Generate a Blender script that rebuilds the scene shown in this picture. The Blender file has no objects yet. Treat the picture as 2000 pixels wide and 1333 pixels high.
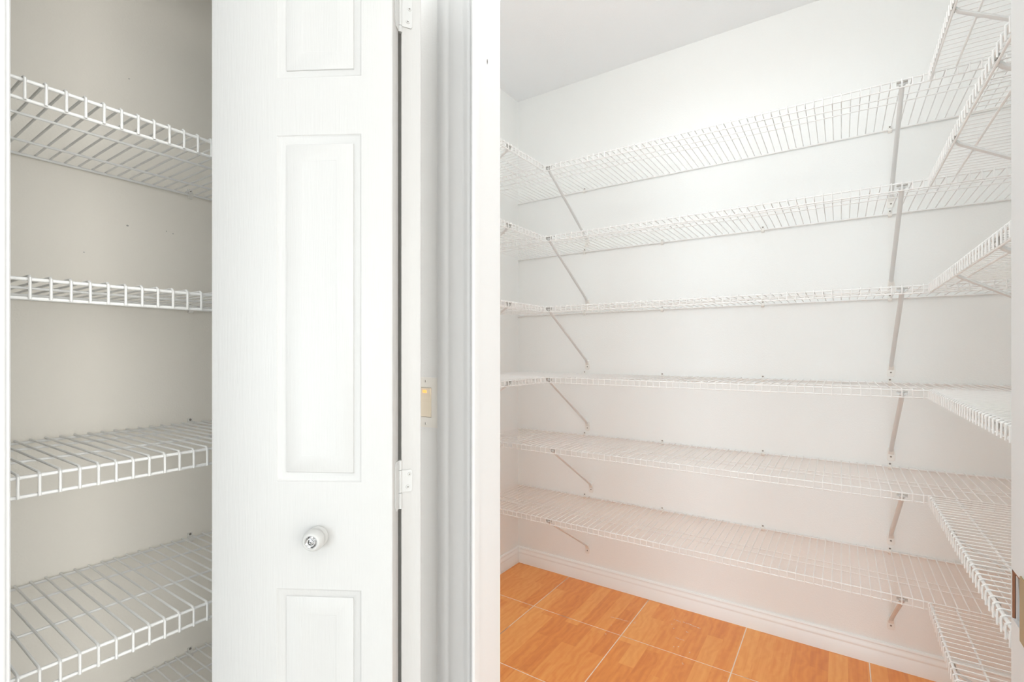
import bpy, bmesh, math, random
from mathutils import Vector, Matrix
random.seed(7)
C = bpy.context.scene.collection
H = 1.1761            # camera height above the floor
CEIL = H + 1.4004     # ceiling height
THETA = 0.5911        # yaw of the camera to the left of +Y

# ------------------------------------------------------------------ camera
cam_d = bpy.data.cameras.new('camera')
cam = bpy.data.objects.new('camera', cam_d); C.objects.link(cam)
cam.location = (0, 0, H)
cam.rotation_euler = (math.pi / 2, 0, THETA)
cam_d.sensor_width = 36.0
cam_d.lens = 956.8 * 36.0 / 2000.0
cam_d.shift_y = 20.4 / 2000.0
cam_d.clip_start = 0.02
bpy.context.scene.camera = cam

# ------------------------------------------------------------------ world, lights, exposure
sc = bpy.context.scene
sc.view_settings.view_transform = 'Standard'
sc.view_settings.look = 'None'
sc.view_settings.gamma = 1.0
sc.view_settings.use_curve_mapping = False
sc.view_settings.exposure = 0.0
w = bpy.data.worlds.new('world'); sc.world = w
w.use_nodes = True
bg = w.node_tree.nodes['Background']
bg.inputs[0].default_value = (0.985, 0.99, 1.0, 1)
bg.inputs[1].default_value = 0.8
sc.cycles.max_bounces = 16
sc.cycles.diffuse_bounces = 10
sc.cycles.glossy_bounces = 4

HALL_E, PANTRY_E, SIDE_FILL_E, BACK_E = 6.0, 8.3, 124.0, 168.0

def area(name, loc, rot, sx, sy, e, col):
    d = bpy.data.lights.new(name, 'AREA'); d.shape = 'RECTANGLE'
    d.size = sx; d.size_y = sy; d.energy = e; d.color = col
    o = bpy.data.objects.new(name, d); C.objects.link(o)
    o.location = loc; o.rotation_euler = rot
    return o
# two unseen ceiling panels added as fill light for the hall
area('hall_fill_light', (0.30, -0.55, CEIL - 0.045), (0, 0, 0), 1.1, 0.55, HALL_E, (1, 0.985, 0.96))
area('hall_fill_light', (0.30, -1.75, CEIL - 0.045), (0, 0, 0), 1.1, 0.55, HALL_E, (1, 0.985, 0.96))
# added fill light from the side, at an unseen window, brightens the closet
area('side_fill_light', (4.93, -0.90, 1.44), (0, math.radians(90), 0), 2.0, 2.4, SIDE_FILL_E, (1.0, 0.97, 0.92))
# cooler fill lights added behind the camera for the pantry and the casing
area('back_fill_light', (0.10, -8.13, 1.10), (math.radians(90), 0, 0), 2.0, 2.0, BACK_E, (0.80, 0.92, 1.0))
area('back_fill_light', (3.60, -8.13, 1.10), (math.radians(90), 0, 0), 1.6, 2.0, 95.0, (0.86, 0.94, 1.0))  # second added light, reaches the casing past the folded door
# globe lamp on the pantry ceiling
pl = bpy.data.lights.new('pantry_bulb', 'POINT'); pl.energy = PANTRY_E; pl.shadow_soft_size = 0.09
pl.color = (1, 0.985, 0.965)
plo = bpy.data.objects.new('pantry_bulb', pl); C.objects.link(plo)
plo.location = (-0.43, 1.25, CEIL - 0.17)

# ------------------------------------------------------------------ materials
def mat(name, col, rough=0.5, metal=0.0, spec=0.5):
    m = bpy.data.materials.new(name); m.use_nodes = True
    b = m.node_tree.nodes['Principled BSDF']
    b.inputs['Base Color'].default_value = (*col, 1)
    b.inputs['Roughness'].default_value = rough
    b.inputs['Metallic'].default_value = metal
    b.inputs['Specular IOR Level'].default_value = spec
    return m
def N(m, t, **kw):
    n = m.node_tree.nodes.new(t)
    for k, v in kw.items(): setattr(n, k, v)
    return n
def L(m, a, b): m.node_tree.links.new(a, b)
def bump(m, scale, strength, dist, stretch=(1, 1, 1), detail=4, colvar=0.0):
    g = N(m, 'ShaderNodeNewGeometry'); mp = N(m, 'ShaderNodeMapping')
    mp.inputs['Scale'].default_value = stretch
    n = N(m, 'ShaderNodeTexNoise'); n.inputs['Scale'].default_value = scale; n.inputs['Detail'].default_value = detail
    bp = N(m, 'ShaderNodeBump'); bp.inputs['Strength'].default_value = strength; bp.inputs['Distance'].default_value = dist
    L(m, g.outputs['Position'], mp.inputs[0]); L(m, mp.outputs[0], n.inputs['Vector'])
    L(m, n.outputs['Fac'], bp.inputs['Height'])
    b = m.node_tree.nodes['Principled BSDF']; L(m, bp.outputs[0], b.inputs['Normal'])
    if colvar:
        c = list(b.inputs['Base Color'].default_value)
        n2 = N(m, 'ShaderNodeTexNoise'); n2.inputs['Scale'].default_value = 1.7; n2.inputs['Detail'].default_value = 3
        L(m, g.outputs['Position'], n2.inputs['Vector'])
        mx = N(m, 'ShaderNodeMix', data_type='RGBA')
        mx.inputs['A'].default_value = [x * (1 - colvar) for x in c[:3]] + [1]
        mx.inputs['B'].default_value = [min(1, x * (1 + colvar)) for x in c[:3]] + [1]
        L(m, n2.outputs['Fac'], mx.inputs['Factor']); L(m, mx.outputs['Result'], b.inputs['Base Color'])
    return m
M = {}
M['pantry_wall'] = bump(mat('pantry_wall_paint', (0.857, 0.873, 0.866), 0.75, spec=0.25), 260, 0.35, 0.0016, colvar=0.015)
M['closet_wall'] = bump(mat('closet_wall_paint', (0.90, 0.87, 0.81), 0.7, spec=0.25), 220, 0.3, 0.0014, colvar=0.03)
M['hall_wall'] = bump(mat('hall_wall_paint', (0.90, 0.90, 0.895), 0.7, spec=0.25), 260, 0.3, 0.0014)
M['ceiling'] = bump(mat('ceiling_paint', (0.90, 0.925, 0.945), 0.9, spec=0.1), 180, 0.3, 0.002)
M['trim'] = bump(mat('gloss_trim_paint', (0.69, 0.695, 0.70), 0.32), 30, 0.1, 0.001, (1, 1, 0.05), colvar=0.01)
M['base'] = bump(mat('baseboard_paint', (0.88, 0.905, 0.905), 0.4), 30, 0.1, 0.001, (0.05, 1, 1))
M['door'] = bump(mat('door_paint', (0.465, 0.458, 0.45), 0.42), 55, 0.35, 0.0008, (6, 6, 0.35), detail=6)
M['wire'] = mat('white_vinyl_wire', (0.85, 0.855, 0.85), 0.35)
M['brace'] = mat('white_painted_steel', (0.73, 0.745, 0.745), 0.4)
M['plastic'] = mat('white_plastic', (0.82, 0.81, 0.78), 0.4)
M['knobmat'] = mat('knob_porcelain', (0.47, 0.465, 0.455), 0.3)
M['screw'] = mat('steel_screw', (0.28, 0.26, 0.24), 0.35, 0.9)
M['zinc'] = mat('zinc_clip', (0.50, 0.49, 0.47), 0.4, 0.5)
M['dark'] = mat('dark_hole', (0.02, 0.018, 0.015), 0.8)
M['chip'] = mat('bare_chip', (0.06, 0.05, 0.04), 0.8)
M['chrome'] = mat('faceted_chrome', (0.42, 0.42, 0.43), 0.08, 1.0)
M['hinge'] = mat('painted_hinge', (0.50, 0.50, 0.495), 0.35)
M['brass'] = mat('brass', (0.42, 0.30, 0.13), 0.35, 0.9)
M['rawwood'] = bump(mat('raw_wood', (0.30, 0.13, 0.07), 0.8), 60, 0.3, 0.001, (1, 1, 8))
M['plate'] = mat('cream_plate', (0.93, 0.90, 0.85), 0.35)
M['rocker'] = mat('almond_rocker', (0.93, 0.82, 0.66), 0.35)
g = mat('switch_glow', (1.0, 0.5, 0.15), 0.4); b = g.node_tree.nodes['Principled BSDF']
b.inputs['Emission Color'].default_value = (1.0, 0.42, 0.10, 1); b.inputs['Emission Strength'].default_value = 0.9
M['glow'] = g
M['scuff'] = mat('white_paint_speck', (0.80, 0.74, 0.66), 0.7)
lamp = mat('lamp_glass', (0.9, 0.9, 0.88), 0.4); b = lamp.node_tree.nodes['Principled BSDF']
b.inputs['Emission Color'].default_value = (1, 0.97, 0.92, 1); b.inputs['Emission Strength'].default_value = 2.5
M['lamp'] = lamp

M['hall_floor'] = mat('pale_floor', (0.62, 0.59, 0.55), 0.6)
# grout: pale pink-white with dirty brown stretches
g = mat('grout', (0.7, 0.6, 0.5), 0.85); M['grout'] = g
geo = N(g, 'ShaderNodeNewGeometry'); nz = N(g, 'ShaderNodeTexNoise'); nz.inputs['Scale'].default_value = 4; nz.inputs['Detail'].default_value = 5
mp = N(g, 'ShaderNodeMapping'); mp.inputs['Scale'].default_value = (1.6, 0.8, 1)
L(g, geo.outputs['Position'], mp.inputs[0]); L(g, mp.outputs[0], nz.inputs['Vector'])
r = N(g, 'ShaderNodeValToRGB'); r.color_ramp.elements[0].position = 0.38; r.color_ramp.elements[0].color = (0.42, 0.32, 0.27, 1)
r.color_ramp.elements[1].position = 0.48; r.color_ramp.elements[1].color = (0.92, 0.80, 0.70, 1)
L(g, nz.outputs['Fac'], r.inputs[0]); L(g, r.outputs[0], g.node_tree.nodes['Principled BSDF'].inputs['Base Color'])

# wood-look tile print: strips running along Y
t = mat('wood_print_tile', (0.8, 0.4, 0.15), 0.33); M['tile'] = t
nt = t.node_tree; bsdf = nt.nodes['Principled BSDF']
geo = N(t, 'ShaderNodeNewGeometry')
sep = N(t, 'ShaderNodeSeparateXYZ'); L(t, geo.outputs['Position'], sep.inputs[0])
com = N(t, 'ShaderNodeCombineXYZ'); L(t, sep.outputs['Y'], com.inputs['X'])
ax = N(t, 'ShaderNodeMath', operation='ADD'); ax.inputs[1].default_value = 1.178 + 0.42 * 4
L(t, sep.outputs['X'], ax.inputs[0]); L(t, ax.outputs[0], com.inputs['Y'])
br = N(t, 'ShaderNodeTexBrick'); br.offset = 0.37; br.offset_frequency = 2; br.squash = 1.0; br.squash_frequency = 2
br.inputs['Color1'].default_value = (0, 0, 0, 1); br.inputs['Color2'].default_value = (1, 1, 1, 1)
br.inputs['Scale'].default_value = 1; br.inputs['Mortar Size'].default_value = 0.0
br.inputs['Brick Width'].default_value = 0.38; br.inputs['Row Height'].default_value = 0.06
L(t, com.outputs[0], br.inputs['Vector'])
mpg = N(t, 'ShaderNodeMapping'); mpg.inputs['Scale'].default_value = (1.2, 24, 1)
L(t, com.outputs[0], mpg.inputs[0])
gr = N(t, 'ShaderNodeTexNoise'); gr.inputs['Scale'].default_value = 4; gr.inputs['Detail'].default_value = 7; gr.inputs['Distortion'].default_value = 0.35
L(t, mpg.outputs[0], gr.inputs['Vector'])
wv = N(t, 'ShaderNodeTexWave', bands_direction='Y'); wv.inputs['Scale'].default_value = 9; wv.inputs['Distortion'].default_value = 9
wv.inputs['Detail'].default_value = 2; wv.inputs['Detail Scale'].default_value = 1.2
wo = N(t, 'ShaderNodeVectorMath', operation='ADD')
sc3 = N(t, 'ShaderNodeVectorMath', operation='SCALE'); sc3.inputs['Scale'].default_value = 3.7
L(t, br.outputs['Color'], sc3.inputs[0]); L(t, com.outputs[0], wo.inputs[0]); L(t, sc3.outputs[0], wo.inputs[1])
L(t, wo.outputs[0], wv.inputs['Vector'])
r = N(t, 'ShaderNodeValToRGB'); cr = r.color_ramp
cr.elements[0].position = 0.0; cr.elements[0].color = (0.74, 0.235, 0.055, 1)
cr.elements[1].position = 1.0; cr.elements[1].color = (0.97, 0.46, 0.135, 1)
e = cr.elements.new(0.5); e.color = (0.88, 0.33, 0.08, 1)
a1 = N(t, 'ShaderNodeMath', operation='MULTIPLY_ADD'); a1.inputs[1].default_value = 0.7; a1.inputs[2].default_value = -0.20
L(t, gr.outputs['Fac'], a1.inputs[0])
a2 = N(t, 'ShaderNodeMath', operation='MULTIPLY_ADD'); a2.inputs[1].default_value = 0.20
L(t, wv.outputs['Fac'], a2.inputs[0]); L(t, a1.outputs[0], a2.inputs[2])
a3 = N(t, 'ShaderNodeMath', operation='MULTIPLY_ADD'); a3.inputs[1].default_value = 0.62
L(t, br.outputs['Color'], a3.inputs[0]); L(t, a2.outputs[0], a3.inputs[2])
L(t, a3.outputs[0], r.inputs[0]); L(t, r.outputs[0], bsdf.inputs['Base Color'])
bp = N(t, 'ShaderNodeBump'); bp.inputs['Strength'].default_value = 0.12; bp.inputs['Distance'].default_value = 0.0005
L(t, gr.outputs['Fac'], bp.inputs['Height']); L(t, bp.outputs[0], bsdf.inputs['Normal'])

# ------------------------------------------------------------------ mesh helpers
def bx(bm, x0, x1, y0, y1, z0, z1):
    vs = [bm.verts.new((x, y, z)) for x in (x0, x1) for y in (y0, y1) for z in (z0, z1)]
    for f in ((0, 1, 3, 2), (4, 6, 7, 5), (0, 4, 5, 1), (2, 3, 7, 6), (0, 2, 6, 4), (1, 5, 7, 3)):
        bm.faces.new([vs[i] for i in f])
def tube(bm, pts, r, n=6, rx=None):
    """round (or, with rx, elliptical) tube along a polyline, mitred at its corners"""
    pts = [Vector(p) for p in pts]; rings = []
    for i, p in enumerate(pts):
        d1 = (pts[i] - pts[i - 1]).normalized() if i else None
        d2 = (pts[i + 1] - pts[i]).normalized() if i < len(pts) - 1 else None
        d = (d1 + d2).normalized() if (d1 and d2) else (d1 or d2)
        side = Vector((1, 0, 0)) if abs(d.x) < 0.9 else Vector((0, 1, 0))
        side = (side - d * side.dot(d)).normalized(); up = d.cross(side)
        k = 1.0 / max(0.5, d.dot(d1)) if (d1 and d2) else 1.0
        ring = []
        for j in range(n):
            a = 2 * math.pi * (j + .5) / n
            ring.append(bm.verts.new(p + side * math.cos(a) * (rx or r) + up * math.sin(a) * r * k))
        rings.append(ring)
    for a, b_ in zip(rings, rings[1:]):
        for j in range(n):
            bm.faces.new((a[j], a[(j + 1) % n], b_[(j + 1) % n], b_[j]))
    bm.faces.new(rings[0][::-1]); bm.faces.new(rings[-1])
def prism(bm, prof, z0, z1, fn=lambda a, b, z: (a, b, z)):
    lo = [bm.verts.new(fn(a, b, z0)) for a, b in prof]; hi = [bm.verts.new(fn(a, b, z1)) for a, b in prof]
    n = len(prof)
    for i in range(n): bm.faces.new((lo[i], lo[(i + 1) % n], hi[(i + 1) % n], hi[i]))
    bm.faces.new(lo[::-1]); bm.faces.new(hi)
def lathe(bm, prof, n, fn):
    """prof: (radius, height); fn maps (x, y, h) to a point"""
    rings = []
    for r_, h in prof:
        if r_ < 1e-6: rings.append([bm.verts.new(fn(0, 0, h))])
        else: rings.append([bm.verts.new(fn(r_ * math.cos(2 * math.pi * j / n), r_ * math.sin(2 * math.pi * j / n), h)) for j in range(n)])
    for a, b_ in zip(rings, rings[1:]):
        for j in range(n):
            k = (j + 1) % n
            if len(a) == 1 and len(b_) == 1: continue
            if len(a) == 1: bm.faces.new((a[0], b_[k], b_[j]))
            elif len(b_) == 1: bm.faces.new((a[j], a[k], b_[0]))
            else: bm.faces.new((a[j], a[k], b_[k], b_[j]))
def mesh(name, bm, m, smooth=False, bevel=0):
    bmesh.ops.recalc_face_normals(bm, faces=bm.faces)
    if bevel:
        bmesh.ops.bevel(bm, geom=list(bm.edges), offset=bevel, segments=2, profile=0.6, affect='EDGES', clamp_overlap=True)
    me = bpy.data.meshes.new(name); bm.to_mesh(me); bm.free()
    me.materials.append(m)
    if smooth:
        for p in me.polygons: p.use_smooth = True
        try: me.set_sharp_from_angle(angle=math.radians(40))
        except Exception: pass
    return me
def link(name, me, parent=None, loc=None, rz=None):
    o = bpy.data.objects.new(name, me); C.objects.link(o)
    if parent: o.parent = parent
    if loc is not None: o.location = loc
    if rz is not None: o.rotation_euler = (0, 0, rz)
    return o
def tag(o, label=None, cat=None, group=None, kind=None):
    if label: o['label'] = label
    if cat: o['category'] = cat
    if group: o['group'] = group
    if kind: o['kind'] = kind
    return o
def empty(name, loc, rz, label, cat, group=None, kind=None):
    o = bpy.data.objects.new(name, None); C.objects.link(o)
    o.location = loc; o.rotation_euler = (0, 0, rz); o.empty_display_size = 0.05
    return tag(o, label, cat, group, kind)
def box_obj(name, boxes, m, parent=None, bevel=0):
    bm = bmesh.new()
    for b_ in boxes: bx(bm, *b_)
    return link(name, mesh(name, bm, m, bevel=bevel), parent)
def structure(name, boxes, m, label, cat):
    return tag(box_obj(name, boxes, m), label, cat, kind='structure')

# ------------------------------------------------------------------ dimensions
YW, XL, XR = 2.3023, -1.5036, 0.6264      # pantry back, left and right wall planes
YF0, YF1 = 0.885, 0.980                   # wall between hall/closet and pantry
JL, JR = -0.7008, 0.2052                  # jamb faces of the pantry doorway
XB = -1.4594                              # closet back wall
HX = -0.890                               # hall face of the closet's front wall
CY0, CY1 = 0.164, 0.820                   # closet opening
DOORH = 2.10

# ------------------------------------------------------------------ shell
structure('wall_back', [(XL - .12, XR + .12, YW, YW + .12, 0, CEIL)], M['pantry_wall'], 'cream pantry wall behind the long wire shelves', 'wall')
structure('wall_left', [(XL - .12, XL, YF1, YW, 0, CEIL)], M['pantry_wall'], 'narrow strip of cream pantry wall left of the corner', 'wall')
structure('wall_right', [(XR, XR + .12, YF1, YW, 0, CEIL)], M['pantry_wall'], 'pantry wall carrying the wire shelves on the right', 'wall')
structure('wall_front', [(XB - .12, JL - .018, YF0, YF1, 0, CEIL), (JR + .018, 4.94, YF0, YF1, 0, CEIL), (JL - .018, JR + .018, YF0, YF1, DOORH + .018, CEIL)],
          M['hall_wall'], 'white wall with the light switch and the pantry doorway', 'wall')
wcb = structure('wall_closet_back', [(XB - .12, XB, -.55, YF0, 0, CEIL)], M['closet_wall'], 'beige back wall of the closet behind the wire shelves', 'wall')
structure('wall_closet_side', [(XB, HX - .10, -.55, -.43, 0, CEIL)], M['closet_wall'], 'beige end wall of the closet', 'wall')
structure('wall_hall_left', [(HX - .10, HX, -8.0, CY0 - .018, 0, CEIL), (HX - .10, HX, CY1 + .018, YF0, 0, CEIL), (HX - .10, HX, CY0 - .018, CY1 + .018, DOORH + .018, CEIL)],
          M['hall_wall'], 'white hall wall with the closet opening', 'wall')
structure('ceiling', [(XL - .14, 4.94, -8.12, YW + .14, CEIL, CEIL + .08)], M['ceiling'], 'flat white ceiling above the pantry shelves', 'ceiling')

structure('wall_hall_back', [(HX - .10, -.865, -8.12, -8.0, 0, CEIL), (1.12, 2.78, -8.12, -8.0, 0, CEIL), (4.42, 4.94, -8.12, -8.0, 0, CEIL), (-.865, 4.42, -8.12, -8.0, 2.12, CEIL)], M['hall_wall'], 'white wall behind the camera', 'wall')
structure('wall_hall_right', [(4.82, 4.94, -8.0, YF0, 0, .40), (4.82, 4.94, -8.0, YF0, 2.48, CEIL), (4.82, 4.94, -8.0, -2.13, .40, 2.48), (4.82, 4.94, .33, YF0, .40, 2.48)], M['hall_wall'], 'white wall around the added wide window', 'wall')
wn = empty('added_window_1', (4.88, -.90, .40), 0, 'unseen wide window added to light the closet', 'window', kind='structure')  # made-up opening that houses the added side light
bm = bmesh.new()
for b_ in ((-.03, .03, -1.23, -1.19, 0, 2.08), (-.03, .03, 1.19, 1.23, 0, 2.08), (-.03, .03, -1.19, 1.19, 0, .04), (-.03, .03, -1.19, 1.19, 2.04, 2.08), (-.02, .02, -.02, .02, .04, 2.04)): bx(bm, *b_)
link('added_window_frame', mesh('added_window_frame', bm, M['trim']), wn)
wn = empty('added_window_2', (.105, -8.06, 0), 0, 'unseen glazed door added behind the camera to light the pantry', 'window', kind='structure')  # made-up opening for the light added behind the camera
bm = bmesh.new()
for b_ in ((-1.02, -.97, -.03, .03, 0, 2.12), (.97, 1.02, -.03, .03, 0, 2.12), (-.97, .97, -.03, .03, 2.07, 2.12), (-.97, .97, -.03, .03, 0, .05), (-.03, .03, -.02, .02, .05, 2.07)): bx(bm, *b_)
link('added_window_frame', mesh('added_window_frame', bm, M['trim']), wn)
wn = empty('added_window_3', (3.60, -8.06, 0), 0, 'second unseen glazed door added behind the camera for fill light', 'window', kind='structure')  # another made-up opening, for the second added back light
bm = bmesh.new()
for b_ in ((-.82, -.77, -.03, .03, 0, 2.12), (.77, .82, -.03, .03, 0, 2.12), (-.77, .77, -.03, .03, 2.07, 2.12), (-.77, .77, -.03, .03, 0, .05)): bx(bm, *b_)
link('added_window_frame', mesh('added_window_frame', bm, M['trim']), wn)
# floor slab (grout level) with each tile a part of its own
floor = structure('floor', [(XL - .12, 1.42, YF0 + .02, YW + .12, -.06, -.0010)], M['grout'], 'floor of orange wood-look tiles with pale grout lines', 'floor')
tile_cache = {}
def tile_mesh(w_, d_):
    k = (round(w_, 3), round(d_, 3))
    if k not in tile_cache:
        bm = bmesh.new(); c = .0016
        x, y = w_ / 2, d_ / 2
        lo = [bm.verts.new((a, b_, -.0010)) for a, b_ in ((-x, -y), (x, -y), (x, y), (-x, y))]
        mi = [bm.verts.new((a, b_, -.0006)) for a, b_ in ((-x, -y), (x, -y), (x, y), (-x, y))]
        hi = [bm.verts.new((a, b_, 0)) for a, b_ in ((-x + c, -y + c), (x - c, -y + c), (x - c, y - c), (-x + c, y - c))]
        for A, B_ in ((lo, mi), (mi, hi)):
            for i in range(4): bm.faces.new((A[i], A[(i + 1) % 4], B_[(i + 1) % 4], B_[i]))
        bm.faces.new(hi); bm.faces.new(lo[::-1])
        tile_cache[k] = mesh('tile', bm, M['tile'])
    return tile_cache[k]
GX, GY, TS, GAP = -1.178, 1.935, 0.4225, 0.0038
xs = [GX + TS * i for i in range(-1, 7)]; ys = [GY + TS * i for i in range(-11, 2)]
for i in range(len(xs) - 1):
    for j in range(len(ys) - 1):
        x0, x1 = max(xs[i], XL - .1), min(xs[i + 1], 1.4); y0, y1 = max(ys[j], -2.78), min(ys[j + 1], YW + .1)
        if y0 < YF0: y0 = YF0 + .021
        if x1 - x0 < .02 or y1 - y0 < .02: continue
        link('tile', tile_mesh(x1 - x0 - GAP, y1 - y0 - GAP), floor, ((x0 + x1) / 2, (y0 + y1) / 2, 0))
structure('floor_hall', [(XL - .12, 4.94, -8.12, YF0 + .02, -.06, -.0005)], M['hall_floor'], 'pale floor of the hall where the camera stands', 'floor')
# white paint specks and scratches on the tiles
bm = bmesh.new()
def ray_floor(px, py):
    u = (px - 1000) / 956.8; Z = H * 956.8 / (py - 686.9); s, c = math.sin(THETA), math.cos(THETA)
    return Z * (-s + u * c), Z * (c + u * s)
def speck(x, y, a, b_, ang):
    n = 7; vs = []; tp = []
    for k in range(n):
        t_ = 2 * math.pi * k / n; rr = random.uniform(.7, 1.2)
        dx, dy = a * rr * math.cos(t_), b_ * rr * math.sin(t_)
        px, py = x + dx * math.cos(ang) - dy * math.sin(ang), y + dx * math.sin(ang) + dy * math.cos(ang)
        vs.append(bm.verts.new((px, py, .00005))); tp.append(bm.verts.new((x + (px - x) * .8, y + (py - y) * .8, .0004)))
    for k in range(n): bm.faces.new((vs[k], vs[(k + 1) % n], tp[(k + 1) % n], tp[k]))
    bm.faces.new(tp)
def scratch(p, q, n, wd):
    a, b_ = ray_floor(*p), ray_floor(*q)
    ang = math.atan2(b_[1] - a[1], b_[0] - a[0])
    for k in range(n):
        t_ = (k + random.uniform(-.3, .3)) / (n - 1)
        speck(a[0] + (b_[0] - a[0]) * t_, a[1] + (b_[1] - a[1]) * t_ + random.uniform(-.002, .002), random.uniform(.003, .008), wd, ang)
scratch((1195, 1206), (1212, 1210), 5, .0012); scratch((1214, 1211), (1238, 1218), 5, .0009)
scratch((1318, 1211), (1330, 1216), 4, .0014); scratch((1336, 1216), (1366, 1228), 9, .0013); scratch((1321, 1247), (1334, 1251), 4, .0010)
for p in ((1316, 1228), (1341, 1235), (1343, 1236), (1316, 1264), (1325, 1264), (1347, 1275), (1333, 1296), (1334, 1298), (1183, 1239), (1194, 1222), (1240, 1216), (1312, 1220)):
    x, y = ray_floor(*p); speck(x, y, random.uniform(.002, .004), random.uniform(.0012, .002), random.uniform(0, 3))
tag(link('paint_speck', mesh('paint_speck', bm, M['scuff']), floor), kind='stuff', label='white paint specks and scratches on the tiles')

# baseboards: colonial profile (offset from wall, height)
BP = [(0, 0), (.0145, 0), (.0145, .046), (.0125, .050), (.0125, .0535), (.0135, .056), (.0128, .061), (.0100, .067), (.0078, .0735), (.0078, .0765), (.0092, .0785), (.0085, .083), (.0055, .0865), (0, .0872)]
def baseboard(name, fn, a0, a1, label):
    bm = bmesh.new(); prism(bm, BP, a0, a1, fn)
    return tag(link(name, mesh(name, bm, M['base'], smooth=True)), label, 'baseboard', kind='structure')
baseboard('baseboard_back', lambda o, h, a: (a, YW - o, h), XL, XR, 'white moulded baseboard along the pantry back wall')
baseboard('baseboard_left', lambda o, h, a: (XL + o, a, h), YF1, YW - .0005, 'short white moulded baseboard left of the pantry corner')
baseboard('baseboard_right', lambda o, h, a: (XR - o, a, h), YF1, YW - .0005, 'white moulded baseboard under the right pantry shelves')

# ------------------------------------------------------------------ pantry doorway: jambs, stops, casings
def trim(name, profs, label):
    """profs: list of (profile in XY, z0, z1)"""
    bm = bmesh.new()
    for p, z0, z1 in profs: prism(bm, p, z0, z1)
    return tag(link(name, mesh(name, bm, M['trim'], smooth=True, bevel=0)), label, 'door trim', kind='structure')
def rect(x0, x1, y0, y1, c=.0015):
    return [(x0 + c, y0), (x1 - c, y0), (x1, y0 + c), (x1, y1 - c), (x1 - c, y1), (x0 + c, y1), (x0, y1 - c), (x0, y0 + c)]
JY0, JY1 = .880, .993
SY0, SY1, ST = .8735, .8986, .010
# casing profile across its width: 0 = inner (thin) edge, 1 = outer (thick) edge
CP = [(0, 0), (0, .0065), (.03, .0085), (.10, .0092), (.16, .0082), (.24, .0088), (.45, .0118), (.60, .0135), (.66, .0128), (.70, .0150), (.97, .0150), (1, .0135), (1, 0)]
def casing_prof(x_in, x_out, ywall, sgn):
    return [(x_in + (x_out - x_in) * a, ywall + sgn * d) for a, d in CP]
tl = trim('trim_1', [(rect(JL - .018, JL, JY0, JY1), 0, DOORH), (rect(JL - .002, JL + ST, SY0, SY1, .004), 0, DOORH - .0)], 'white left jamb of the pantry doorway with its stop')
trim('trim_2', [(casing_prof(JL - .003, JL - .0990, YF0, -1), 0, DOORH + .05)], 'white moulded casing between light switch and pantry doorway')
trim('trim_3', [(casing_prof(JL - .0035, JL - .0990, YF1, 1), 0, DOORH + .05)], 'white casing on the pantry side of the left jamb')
tr = empty('trim_4', (JR, .92, 0), 0, 'white right jamb of the pantry doorway with an open latch mortise', 'door trim', kind='structure')
# right jamb built around its mortise hole
MZ0, MZ1, MY0, MY1 = H - .384, H - .314, .944, .9905
def jb(*boxes):
    bm = bmesh.new()
    for b_ in boxes: bx(bm, *b_)
    bmesh.ops.translate(bm, verts=bm.verts, vec=(-JR, -.92, 0))
    return bm
link('jamb_board', mesh('jamb_board', jb((JR, JR + .018, JY0, JY1, 0, MZ0), (JR, JR + .018, JY0, JY1, MZ1, DOORH), (JR, JR + .018, JY0, MY0, MZ0, MZ1), (JR, JR + .018, MY1, JY1, MZ0, MZ1)), M['trim']), tr)
link('door_stop', mesh('door_stop', jb((JR - ST, JR, SY0, SY1, 0, DOORH)), M['trim'], bevel=.002), tr)
mo = link('latch_mortise', mesh('latch_mortise', jb((JR + .012, JR + .018, MY0, MY1, MZ0, MZ1), (JR + .003, JR + .012, MY1 - .003, MY1, MZ0, MZ1)), M['dark']), tr)
link('mortise_rim', mesh('mortise_rim', jb((JR + .0005, JR + .003, MY1 - .003, MY1, MZ0, MZ1), (JR + .0005, JR + .012, MY0, MY0 + .006, MZ0, MZ1), (JR + .0005, JR + .012, MY0, MY1, MZ1 - .003, MZ1)), M['rawwood']), tr)
bm = bmesh.new()
v = [bm.verts.new((JR + x - JR, y - .92, z)) for x, y, z in ((.010, MY0 + .010, MZ0 + .004), (.010, MY0 + .018, MZ0 + .004), (.010, MY1 - .010, MZ1 - .006), (.010, MY1 - .020, MZ1 - .006),
     (.004, MY0 + .010, MZ0 + .004), (.004, MY0 + .018, MZ0 + .004), (.004, MY1 - .010, MZ1 - .006), (.004, MY1 - .020, MZ1 - .006))]
for f in ((0, 1, 2, 3), (7, 6, 5, 4), (0, 4, 5, 1), (1, 5, 6, 2), (2, 6, 7, 3), (3, 7, 4, 0)): bm.faces.new([v[i] for i in f])
link('latch_lip', mesh('latch_lip', bm, M['screw']), tr)
link('strike_plate', mesh('strike_plate', jb((JR - ST - .0016, JR - ST, .8745, SY1 + .0012, H - .378, H - .293), (JR - ST - .0016, JR, SY1, SY1 + .0014, H - .378, H - .293)), M['brass'], bevel=.0006), tr)['label'] = 'brass strike plate'
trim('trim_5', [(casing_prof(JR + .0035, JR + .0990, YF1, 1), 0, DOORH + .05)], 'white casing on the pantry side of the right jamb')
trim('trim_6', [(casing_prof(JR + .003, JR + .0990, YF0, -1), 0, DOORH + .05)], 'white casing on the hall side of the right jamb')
structure('trim_7', [(JL - .018, JR + .018, JY0, JY1, DOORH, DOORH + .018), (JL - .10, JR + .10, YF0 - .013, YF0, DOORH + .05, DOORH + .10), (JL - .10, JR + .10, YF1, YF1 + .013, DOORH + .05, DOORH + .10)], M['trim'], 'head jamb over the pantry doorway', 'door trim')
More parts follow.
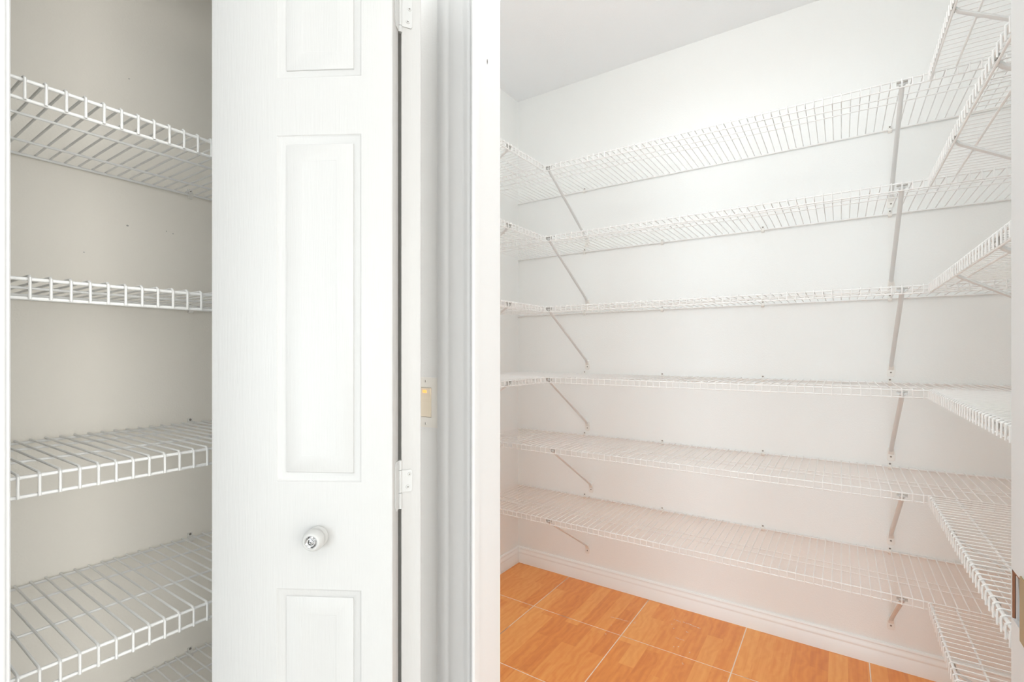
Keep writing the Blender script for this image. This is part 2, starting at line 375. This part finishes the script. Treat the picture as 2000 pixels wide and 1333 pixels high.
# chip in the jamb paint
bm = bmesh.new()
cy, cz = .938, H + .692
pts = [(0, -.0065), (.0013, -.003), (.0016, .002), (.0006, .0068), (-.0008, .004), (-.0012, -.001)]
prism(bm, [(cy + a, cz + b_) for a, b_ in pts], 0, 1, lambda a, b_, z: (JL + .0001 + .0003 * z, a, b_))
link('paint_chip', mesh('paint_chip', bm, M['chip']), tl)['label'] = 'small dark chip in the white paint'

# closet opening: jambs and casings
def ct(name, profs, label):
    return trim(name, profs, label)
ct('trim_8', [(rect(HX - .104, HX + .003, CY0 - .018, CY0), 0, DOORH)], 'white jamb at the near side of the closet opening')
ct('trim_9', [([(HX + d, CY0 - .005 - .057 * a) for a, d in CP], 0, DOORH + .05)], 'white casing at the left edge of the picture beside the closet')
ct('trim_10', [(rect(HX - .104, HX + .003, CY1, CY1 + .018), 0, DOORH)], 'white jamb at the far side of the closet opening')
structure('trim_11', [(HX - .104, HX + .003, CY0 - .018, CY1 + .018, DOORH, DOORH + .018), (HX, HX + .013, CY0 - .06, CY1 + .05, DOORH + .05, DOORH + .10), (HX - .045, HX - .005, CY0, CY1, DOORH - .025, DOORH)], M['trim'], 'head jamb and track over the closet opening', 'door trim')

# ------------------------------------------------------------------ bifold closet door
ang = math.atan2(.51, .862); eL = Vector((math.cos(ang), math.sin(ang), 0)); nL = Vector((-math.sin(ang), math.cos(ang), 0))
W, T = .310, .0345
fold = Vector((-.614, .561, 0)); leadp = fold - eL * W
door = empty('door_1', (fold.x, fold.y, 0), 0, 'folded white bifold closet door with moulded panels and round knob', 'door', kind='structure')
Z0, Z1 = .012, 2.03
PZ = [(.20, .780), (.959, 1.537), (1.633, 1.905)]
def leaf(p0, p1):
    """leaf body: x 0..W, front face y=0, back y=T, with three panel recesses between x=p0 and p1"""
    bm = bmesh.new()
    xs_ = [0, p0, p1, W]; zs_ = [Z0]
    for a, b_ in PZ: zs_ += [a, b_]
    zs_.append(Z1)
    grid = {(i, j): bm.verts.new((x, 0, z)) for i, x in enumerate(xs_) for j, z in enumerate(zs_)}
    for i in range(3):
        for j in range(len(zs_) - 1):
            if i == 1 and j % 2 == 1: continue
            bm.faces.new((grid[i, j], grid[i + 1, j], grid[i + 1, j + 1], grid[i, j + 1]))
    for j in (1, 3, 5):   # recess walls and floor
        rim = [grid[1, j], grid[2, j], grid[2, j + 1], grid[1, j + 1]]
        deep = [bm.verts.new((v_.co.x, .0115, v_.co.z)) for v_ in rim]
        for k in range(4): bm.faces.new((rim[k], rim[(k + 1) % 4], deep[(k + 1) % 4], deep[k]))
        bm.faces.new(deep)
    # back and sides with eased edges
    bk = [bm.verts.new((x, T, z)) for x, z in ((0, Z0), (W, Z0), (W, Z1), (0, Z1))]
    n = len(zs_) - 1
    bm.faces.new(bk)
    bm.faces.new([grid[0, j] for j in range(n + 1)] + [bk[3], bk[0]])
    bm.faces.new([grid[3, j] for j in range(n + 1)] + [bk[2], bk[1]])
    bm.faces.new([grid[i, 0] for i in range(4)] + [bk[1], bk[0]])
    bm.faces.new([grid[i, n] for i in range(4)] + [bk[2], bk[3]])
    bmesh.ops.recalc_face_normals(bm, faces=bm.faces)
    ed = [e_ for e_ in bm.edges if all(abs(v_.co.x - W) < 1e-6 for v_ in e_.verts) and (all(abs(v_.co.y) < 1e-6 for v_ in e_.verts) or all(abs(v_.co.y - T) < 1e-6 for v_ in e_.verts))]
    ed += [e_ for e_ in bm.edges if all(abs(v_.co.x) < 1e-6 for v_ in e_.verts) and all(abs(v_.co.y) < 1e-6 for v_ in e_.verts)]
    bmesh.ops.bevel(bm, geom=ed, offset=.002, segments=3, profile=.5, affect='EDGES')
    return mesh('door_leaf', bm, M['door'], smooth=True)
def raised(p0, p1, a, b_):
    """moulded panel: ogee sticking going down, bevel rising to a flat field"""
    bm = bmesh.new()
    steps = [(0, 0), (.0015, .0014), (.004, .0022), (.0085, .0030), (.0125, .0054), (.0140, .0058), (.0150, .0040), (.0160, .0037), (.0420, .0006), (.0432, .0012), (.0440, .0013)]
    rings = [[bm.verts.new((x, y, z)) for x, z in ((p0 + i_, a + i_), (p1 - i_, a + i_), (p1 - i_, b_ - i_), (p0 + i_, b_ - i_))] for i_, y in steps]
    for A, B_ in zip(rings, rings[1:]):
        for k in range(4): bm.faces.new((A[k], A[(k + 1) % 4], B_[(k + 1) % 4], B_[k]))
    bm.faces.new(rings[-1])
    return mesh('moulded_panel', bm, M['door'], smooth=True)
def put_leaf(p0, p1, origin, rz):
    o = link('door_leaf', leaf(p0, p1), door, origin - fold, rz)
    for a, b_ in PZ: link('moulded_panel', raised(p0, p1, a, b_), o)
    return o
lb = put_leaf(.1135, .2575, leadp, ang)
# second leaf: mirror fold towards the far jamb
Aback = Vector((-.6283, .5945, 0)); Adir = Vector((-.862, .51, 0)).normalized(); An = Vector((.51, .862, 0)).normalized()
Afront = Aback + An * T
la = put_leaf(.0525, .1965, Afront, math.atan2(Adir.y, Adir.x))

# hinges between the leaves
def hinge(zlo, zhi, ilo, ihi, screws):
    bm = bmesh.new()
    # leaf plate on the edge of the front door leaf, in local (x along eL from the fold, y along thickness)
    c = .010
    prof = [(T + .003, zlo), (.017, zlo), (.012, zlo + c * .9), (.012, zhi - c * .9), (.017, zhi), (T + .003, zhi)]
    prism(bm, prof, .0002, .0016, lambda y, z, x: tuple(eL * x + nL * y + Vector((0, 0, z))))
    h = link('hinge', mesh('hinge', bm, M['hinge']), door)
    # knuckle
    mid = (fold + nL * T + Aback) / 2 - fold + eL * .0004 + nL * -.0012
    bm = bmesh.new()
    tube(bm, [(mid.x, mid.y, zlo), (mid.x, mid.y, ilo - .0008)], .0036, 12)
    tube(bm, [(mid.x, mid.y, ilo), (mid.x, mid.y, ihi)], .0034, 12)
    tube(bm, [(mid.x, mid.y, ihi + .0008), (mid.x, mid.y, zhi)], .0036, 12)
    link('knuckle', mesh('knuckle', bm, M['hinge'], smooth=True), h)
    # plate on the edge of the rear leaf; its edge face looks along -Adir
    bm = bmesh.new()
    prof = [(-.001, ilo), (.0165, ilo), (.0185, ilo + .003), (.0185, ihi - .003), (.0165, ihi), (-.001, ihi)]
    base = Aback - fold
    prism(bm, prof, .0002, .0016, lambda y, z, x: tuple(base + An * y - Adir * x + Vector((0, 0, z))))
    link('hinge_plate', mesh('hinge_plate', bm, M['hinge'], bevel=.0003), h)
    for (y, z) in screws:
        bm = bmesh.new(); q = base + An * y - Adir * .0016
        s1, s2 = An, Vector((0, 0, 1))
        lathe(bm, [(0, .0), (.0034, 0), (.0034, .0003), (.0030, .0008), (.0015, .0009), (.0011, .0003), (0, .0003)], 12, lambda x_, y_, h_: tuple(q + s1 * x_ + s2 * y_ - Adir * h_ + Vector((0, 0, z))))
        link('screw', mesh('screw', bm, M['hinge'], smooth=True), h)
        bm = bmesh.new()
        for a_ in (0.5, 0.5 + math.pi / 2):
            d1 = s1 * math.cos(a_) + s2 * math.sin(a_); d2 = s1 * -math.sin(a_) + s2 * math.cos(a_)
            vs = [bm.verts.new(tuple(q + d1 * i_ * .0015 + d2 * j_ * .0004 - Adir * k_ + Vector((0, 0, z)))) for i_ in (-1, 1) for j_ in (-1, 1) for k_ in (.0004, .0011)]
            for f in ((0, 1, 3, 2), (4, 6, 7, 5), (0, 4, 5, 1), (2, 3, 7, 6), (0, 2, 6, 4), (1, 5, 7, 3)): bm.faces.new([vs[i_] for i_ in f])
        link('screw_slot', mesh('screw_slot', bm, M['screw']), h)
hinge(H - .270, H - .187, H - .2425, H - .2045, [(.0135, H - .2125), (.0105, H - .234)])
hinge(H + .5485, H + .632, H + .560, H + .612, [(.0105, H + .570), (.0135, H + .593)])
# knob
kb = leadp - fold + eL * .1855 + Vector((0, 0, H - .307))
def kf(x_, y_, h_): return tuple(kb + eL * x_ + Vector((0, 0, y_)) - nL * h_)
bm = bmesh.new()
lathe(bm, [(0, 0), (.0168, 0), (.0172, .0015), (.0168, .0035), (.0150, .0055), (.0140, .0080), (.0146, .0100), (.0168, .0125), (.0178, .0155), (.0178, .0190), (.0170, .0225), (.0156, .0260), (.0138, .0285), (.0124, .0296), (.0112, .0296), (.0104, .0284), (0, .0284)], 40, kf)
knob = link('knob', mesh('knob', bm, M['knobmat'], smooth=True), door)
knob['label'] = 'round white knob with faceted metal centre'
bm = bmesh.new()
rings = [(.0100, .0285), (.0088, .0300), (.0060, .0278), (.0042, .0300), (.0020, .0312), (0, .0304)]
nn = 10; prev = None
for k, (r_, h_) in enumerate(rings):
    ring = [bm.verts.new(kf(r_ * math.cos(2 * math.pi * (j + .5 * (k % 2)) / nn), r_ * math.sin(2 * math.pi * (j + .5 * (k % 2)) / nn), h_)) for j in range(nn)] if r_ else [bm.verts.new(kf(0, 0, h_))]
    if prev:
        for j in range(nn):
            j2 = (j + 1) % nn
            if len(ring) == 1: bm.faces.new((prev[j], prev[j2], ring[0])); continue
            if k % 2: bm.faces.new((prev[j], prev[j2], ring[j])); bm.faces.new((prev[j2], ring[j2], ring[j]))
            else: bm.faces.new((prev[j], ring[j2], ring[j])); bm.faces.new((prev[j], prev[j2], ring[j2]))
    prev = ring
link('knob_insert', mesh('knob_insert', bm, M['chrome']), knob)

# ------------------------------------------------------------------ light switch
sw = empty('light_switch', (-.8455, YF0, H - .1247), 0, 'almond rocker light switch glowing orange, half hidden by the folded door', 'light switch')
sw.scale = (1.04, 1.04, 1.04)
def sbox(bm, x0, x1, y0, y1, z0, z1): bx(bm, x0, x1, y0, y1, z0, z1)
bm = bmesh.new()
for b_ in ((-.0355, -.0180, -.0050, 0, -.0585, .0585), (.0180, .0365, -.0050, 0, -.0585, .0585), (-.0180, .0180, -.0050, 0, .0350, .0585), (-.0180, .0180, -.0050, 0, -.0585, -.0350)): bx(bm, *b_)
bmesh.ops.remove_doubles(bm, verts=bm.verts, dist=1e-5)
link('wall_plate', mesh('wall_plate', bm, M['plate']), sw)
bm = bmesh.new(); bx(bm, -.0180, .0180, -.0022, -.0002, -.0350, .0350)
link('switch_gap', mesh('switch_gap', bm, M['screw']), sw)
bm = bmesh.new()
prism(bm, [(-.0024, -.0340), (-.0062, -.0340), (-.0052, 0), (-.0082, .0340), (-.0024, .0340)], -.0168, .0168, lambda y, z, x: (x, y, z))
rk = link('rocker', mesh('rocker', bm, M['rocker'], bevel=.0006), sw)
bm = bmesh.new()
prism(bm, [(-.0078, .0225), (-.0086, .0230), (-.0090, .0285), (-.0082, .0290)], -.0065, .0055, lambda y, z, x: (x, y, z))
link('indicator', mesh('indicator', bm, M['glow']), rk)['label'] = 'glowing orange indicator'
for z in (.0500, -.0500):
    bm = bmesh.new(); lathe(bm, [(0, .0050), (.0030, .0050), (.0028, .0058), (0, .0060)], 12, lambda x_, y_, h_: (x_, -h_, y_ + z))
    s_ = link('screw', mesh('screw', bm, M['plate'], smooth=True), sw)
    bm = bmesh.new(); bx(bm, -.0006, .0006, -.0064, -.0056, z - .0026, z + .0026)
    link('screw_slot', mesh('screw_slot', bm, M['screw']), s_)

# ------------------------------------------------------------------ wire shelves
D = .406; LIP_PANTRY, LIP_CLOSET = .0215, .0300
RW, RR = .0016, .0023
cache = {}
def shared(key, fn):
    if key not in cache: cache[key] = fn()
    return cache[key]
def wire_mesh(n, RW, RR, LIP, under=False):
    bm = bmesh.new()
    if under:      # deck wires welded under the rails
        z = -RR - RW
        tube(bm, [(0, .0005, z), (0, D - .001, z), (0, D + .0035, z - .003), (0, D + .0042, -LIP - .0015)], RW, n)
        return mesh('cross_wire', bm, M['wire'], smooth=True)
    z = RR + RW
    tube(bm, [(0, .0005, z), (0, D + .0008, z), (0, D + RR + RW + .0006, z - .0035), (0, D + RR + RW + .0006, -LIP - .0015)], RW, n)
    return mesh('cross_wire', bm, M['wire'], smooth=True)
def rail_mesh(name, l, y, z, r_, n=8):
    bm = bmesh.new(); tube(bm, [(-l / 2, y, z), (l / 2, y, z)], r_, n)
    return mesh(name, bm, M['wire'], smooth=True)
def clip_mesh():
    bm = bmesh.new()
    prism(bm, [(0, -.010), (.006, -.010), (.010, -.005), (.0105, .002), (.007, .006), (.004, .008), (.0035, .0155), (0, .0155)], -.006, .006, lambda y, z, x: (x, y, z))
    return mesh('wall_clip', bm, M['plastic'], bevel=.0008)
def screw_mesh(y, z, r_=.0034):
    bm = bmesh.new()
    lathe(bm, [(0, 0), (r_, 0), (r_ * .95, .0010), (r_ * .5, .0018), (0, .0014)], 10, lambda a, b_, h_: (a, y + h_, z + b_))
    return mesh('screw', bm, M['screw'], smooth=True)
BD = .255
def brace_mesh():
    """bowed pressed-steel strut from the front rail down to the wall"""
    bm = bmesh.new()
    pts = [(0, D - .003, -.008), (0, D - .013, -.020), (0, D * .5, -.132), (0, .024, -BD + .016), (0, .008, -BD + .002)]
    tube(bm, pts, .0042, 10, rx=.0068)
    return mesh('support_brace', bm, M['brace'], smooth=True)
def foot_mesh():
    bm = bmesh.new()
    prof = [(-.0085, -BD + .012), (.0085, -BD + .012), (.0125, -BD - .010), (.0125, -BD - .028), (.0090, -BD - .0355), (-.0090, -BD - .0355), (-.0125, -BD - .028), (-.0125, -BD - .010)]
    prism(bm, prof, .0, .0035, lambda x, z, y: (x, y, z))
    prism(bm, [(.0035, -BD + .014), (.0140, -BD + .004), (.0035, -BD - .012)], -.0080, .0080, lambda y, z, x: (x, y, z))
    return mesh('foot_plate', bm, M['plastic'], bevel=.0007)
def hook_mesh():
    bm = bmesh.new()
    for s_ in (-1, 1):
        x0, x1 = sorted((s_ * .0030, s_ * .0135))
        tube(bm, [(x0, D - .0035, -.0035), (x1, D - .0035, -.0035)], .0036, 8)
        bx(bm, x0, x1, D - .0050, D - .0035, -.013, -.003)
    bx(bm, -.0080, .0080, D - .0058, D - .0040, -.016, -.005)
    return mesh('hook_clip', bm, M['zinc'], smooth=True)

def shelf(label, group, wallpt, rz, a0, a1, pos, stringers, clips, braces, closet=False, thick=None):
    """wallpt: function world coordinate a -> local x.  a0..a1: extent in local x.  pos: wire positions in local x"""
    root = empty('wire_shelf', wallpt, rz, label, 'wire shelf', group)
    mid = (a0 + a1) / 2; l = a1 - a0
    n = 8 if closet else 6
    rw, rr = (.0021, .0030) if closet else (RW, thick or RR)
    lip = LIP_CLOSET if closet else LIP_PANTRY
    wm = shared(('w', n, rr), lambda: wire_mesh(n, rw, rr, lip))
    for x in pos: link('cross_wire', wm, root, (x, 0, 0))
    k = round(l, 4)
    nr = 10 if closet else 8
    link('front_rail', shared(('f', k, rr), lambda: rail_mesh('front_rail', l, D, 0, rr, nr)), root, (mid, 0, 0))
    link('lip_rail', shared(('l', k), lambda: rail_mesh('lip_rail', l, D, -lip, rr if closet else RR, nr)), root, (mid, 0, 0))
    link('back_rail', shared(('b', k), lambda: rail_mesh('back_rail', l, .0058, 0, .0031, nr)), root, (mid, 0, 0))
    for s_ in stringers:
        link('stringer', shared(('s', k, s_, rr), lambda: rail_mesh('stringer', l, D - s_, 0, rr * .85, nr)), root, (mid, 0, 0))
    for x in clips:
        c_ = link('wall_clip', shared('clip', clip_mesh), root, (x, 0, 0))
        link('screw', shared('sc1', lambda: screw_mesh(.0030, .0115)), c_)
    for x in braces:
        b_ = link('support_brace', shared('brace', brace_mesh), root, (x, 0, 0))
        link('foot_plate', shared('foot', foot_mesh), b_)
        link('hook_clip', shared('hook', hook_mesh), b_)
        link('screw', shared('sc2', lambda: screw_mesh(.0035, -BD - .020, .0030)), b_)
    return root

ords = ['top', 'second', 'third', 'fourth', 'fifth', 'lowest']
z0, ds = H + .8263, .3140
DZ = [0, 0, 0, 0, .0012, -.0008]
def frange(start, step, lo, hi):
    k = math.ceil((lo - start) / step); out = []
    while start + k * step <= hi: out.append(start + k * step); k += 1
    return out
SP = .0254
YFR = YW - D   # front of the back shelves
for i in range(6):
    z = z0 - ds * i + DZ[i] - RR * .6
    wx_ = frange(.0778, SP, XL + .008, XR - .008)
    cl = [-1.0934, .1518] if i == 0 else [-1.0934, -.695, -.2722, .1518]
    if i == 0: bl = [-1.080, .1550]
    elif i in (4,): bl = [-1.058, .1550]
    else: bl = [-1.078, .1550]
    wh = ['top long white wire shelf on the pantry back wall, just under the ceiling', 'second long white wire shelf from the top on the pantry back wall',
          'third long white wire shelf from the top on the pantry back wall', 'fourth long white wire shelf down the back wall, near eye level',
          'second long white wire shelf from the floor on the back wall', 'lowest long white wire shelf on the back wall, above the baseboard'][i]
    # local x = -world X
    shelf(wh, 'wire shelves in the pantry', (0, YW, z), math.pi, -(XR - .003), -(XL + .003), [-a for a in wx_], [.110, .160], [-a for a in cl], [-a for a in bl])
for i in range(4):
    z = z0 - ds * i + DZ[i] - RR * .6
    lab = ['top', 'second from top', 'third from top', 'lowest'][i]
    pos = frange(1.8963 - .014, SP, YF1 + .01, YFR - .007)
    # local x = -world Y
    shelf('%s short white wire shelf on the pantry left wall, meeting the corner' % lab, 'wire shelves in the pantry', (XL, 0, z), -math.pi / 2,
          -(YFR - .0085), -(YF1 + .004), [-a for a in pos], [.106, .157], [-1.72, -1.25], [-1.618])
for i in range(6):
    z = z0 - ds * i + DZ[i] - RR * .6
    lab = ['top', 'second from top', 'third from top', 'fourth from top', 'second from floor', 'lowest'][i]
    pos = frange(1.8963 - .012, SP, YF1 + .01, YFR - .007)
    # local x = world Y
    shelf('%s white wire shelf on the pantry right wall beside the door jamb' % lab, 'wire shelves in the pantry', (XR, 0, z), math.pi / 2,
          YF1 + .004, YFR - .0085, pos, [.057, .205, .305], [1.2, 1.7], [1.553, 1.172], thick=.0031)
CZ = [.4231 - .3087 * i for i in range(6)]
for i in range(5):
    z = H + CZ[i] - RR * .6
    lab = ['top wire shelf in the beige closet, seen from below', 'second wire shelf in the beige closet, near eye level', 'middle wire shelf in the beige closet, just below eye level',
           'fourth wire shelf down in the beige closet', 'lowest wire shelf in the beige closet, at the bottom edge'][i]
    ph = [.2092, .2150, .2015, .2015, .21][i]
    pos = frange(ph, .0246, -.42, .835)
    shelf(lab, 'wire shelves in the closet', (XB, 0, z), -math.pi / 2, -(YF0 - .004), .425, [-a for a in pos], [.152, .305], [-.613, -.05], [], closet=True)

# nail holes left in the closet wall
for (px, py, r_) in ((249, 441, .0026), (338, 457, .0018), (325, 452, .0014), (164, 493, .0016), (252, 154, .0016)):
    u = (px - 1000) / 956.8; s, c = math.sin(THETA), math.cos(THETA)
    Z = XB / (-s + u * c); y = Z * (c + u * s); z = H - (py - 686.9) / 956.8 * Z
    bm = bmesh.new(); lathe(bm, [(r_, 0), (r_ * .9, .0004), (0, .0003)], 9, lambda a, b_, h_: (XB + .0001 + h_, y + a, z + b_ * .8))
    link('nail_hole', mesh('nail_hole', bm, M['zinc']), wcb)

# ------------------------------------------------------------------ light fittings (outside the picture)
cl_ = empty('ceiling_light', (-.43, 1.25, CEIL), 0, 'round glass ceiling light over the middle of the pantry', 'ceiling light')
bm = bmesh.new(); lathe(bm, [(0, 0), (.10, 0), (.10, -.02), (.09, -.03), (0, -.03)], 24, lambda a, b_, h_: (a, b_, h_))
link('lamp_base', mesh('lamp_base', bm, M['plastic'], smooth=True), cl_)
for nm, yy in (('ceiling_light', -.55), ('ceiling_light', -1.75)):  # housings for the panels added to light the hall evenly
    e_ = empty(nm, (.30, yy, CEIL), 0, 'unseen flat white panel light added on the hall ceiling, %s' % ('nearer the pantry doorway' if yy > -1 else 'farther from the pantry'), 'ceiling light', 'added panel lights in the hall')
    bm = bmesh.new(); bx(bm, -.58, .58, -.30, .30, -.040, 0)
    link('lamp_housing', mesh('lamp_housing', bm, M['plastic'], bevel=.004), e_)
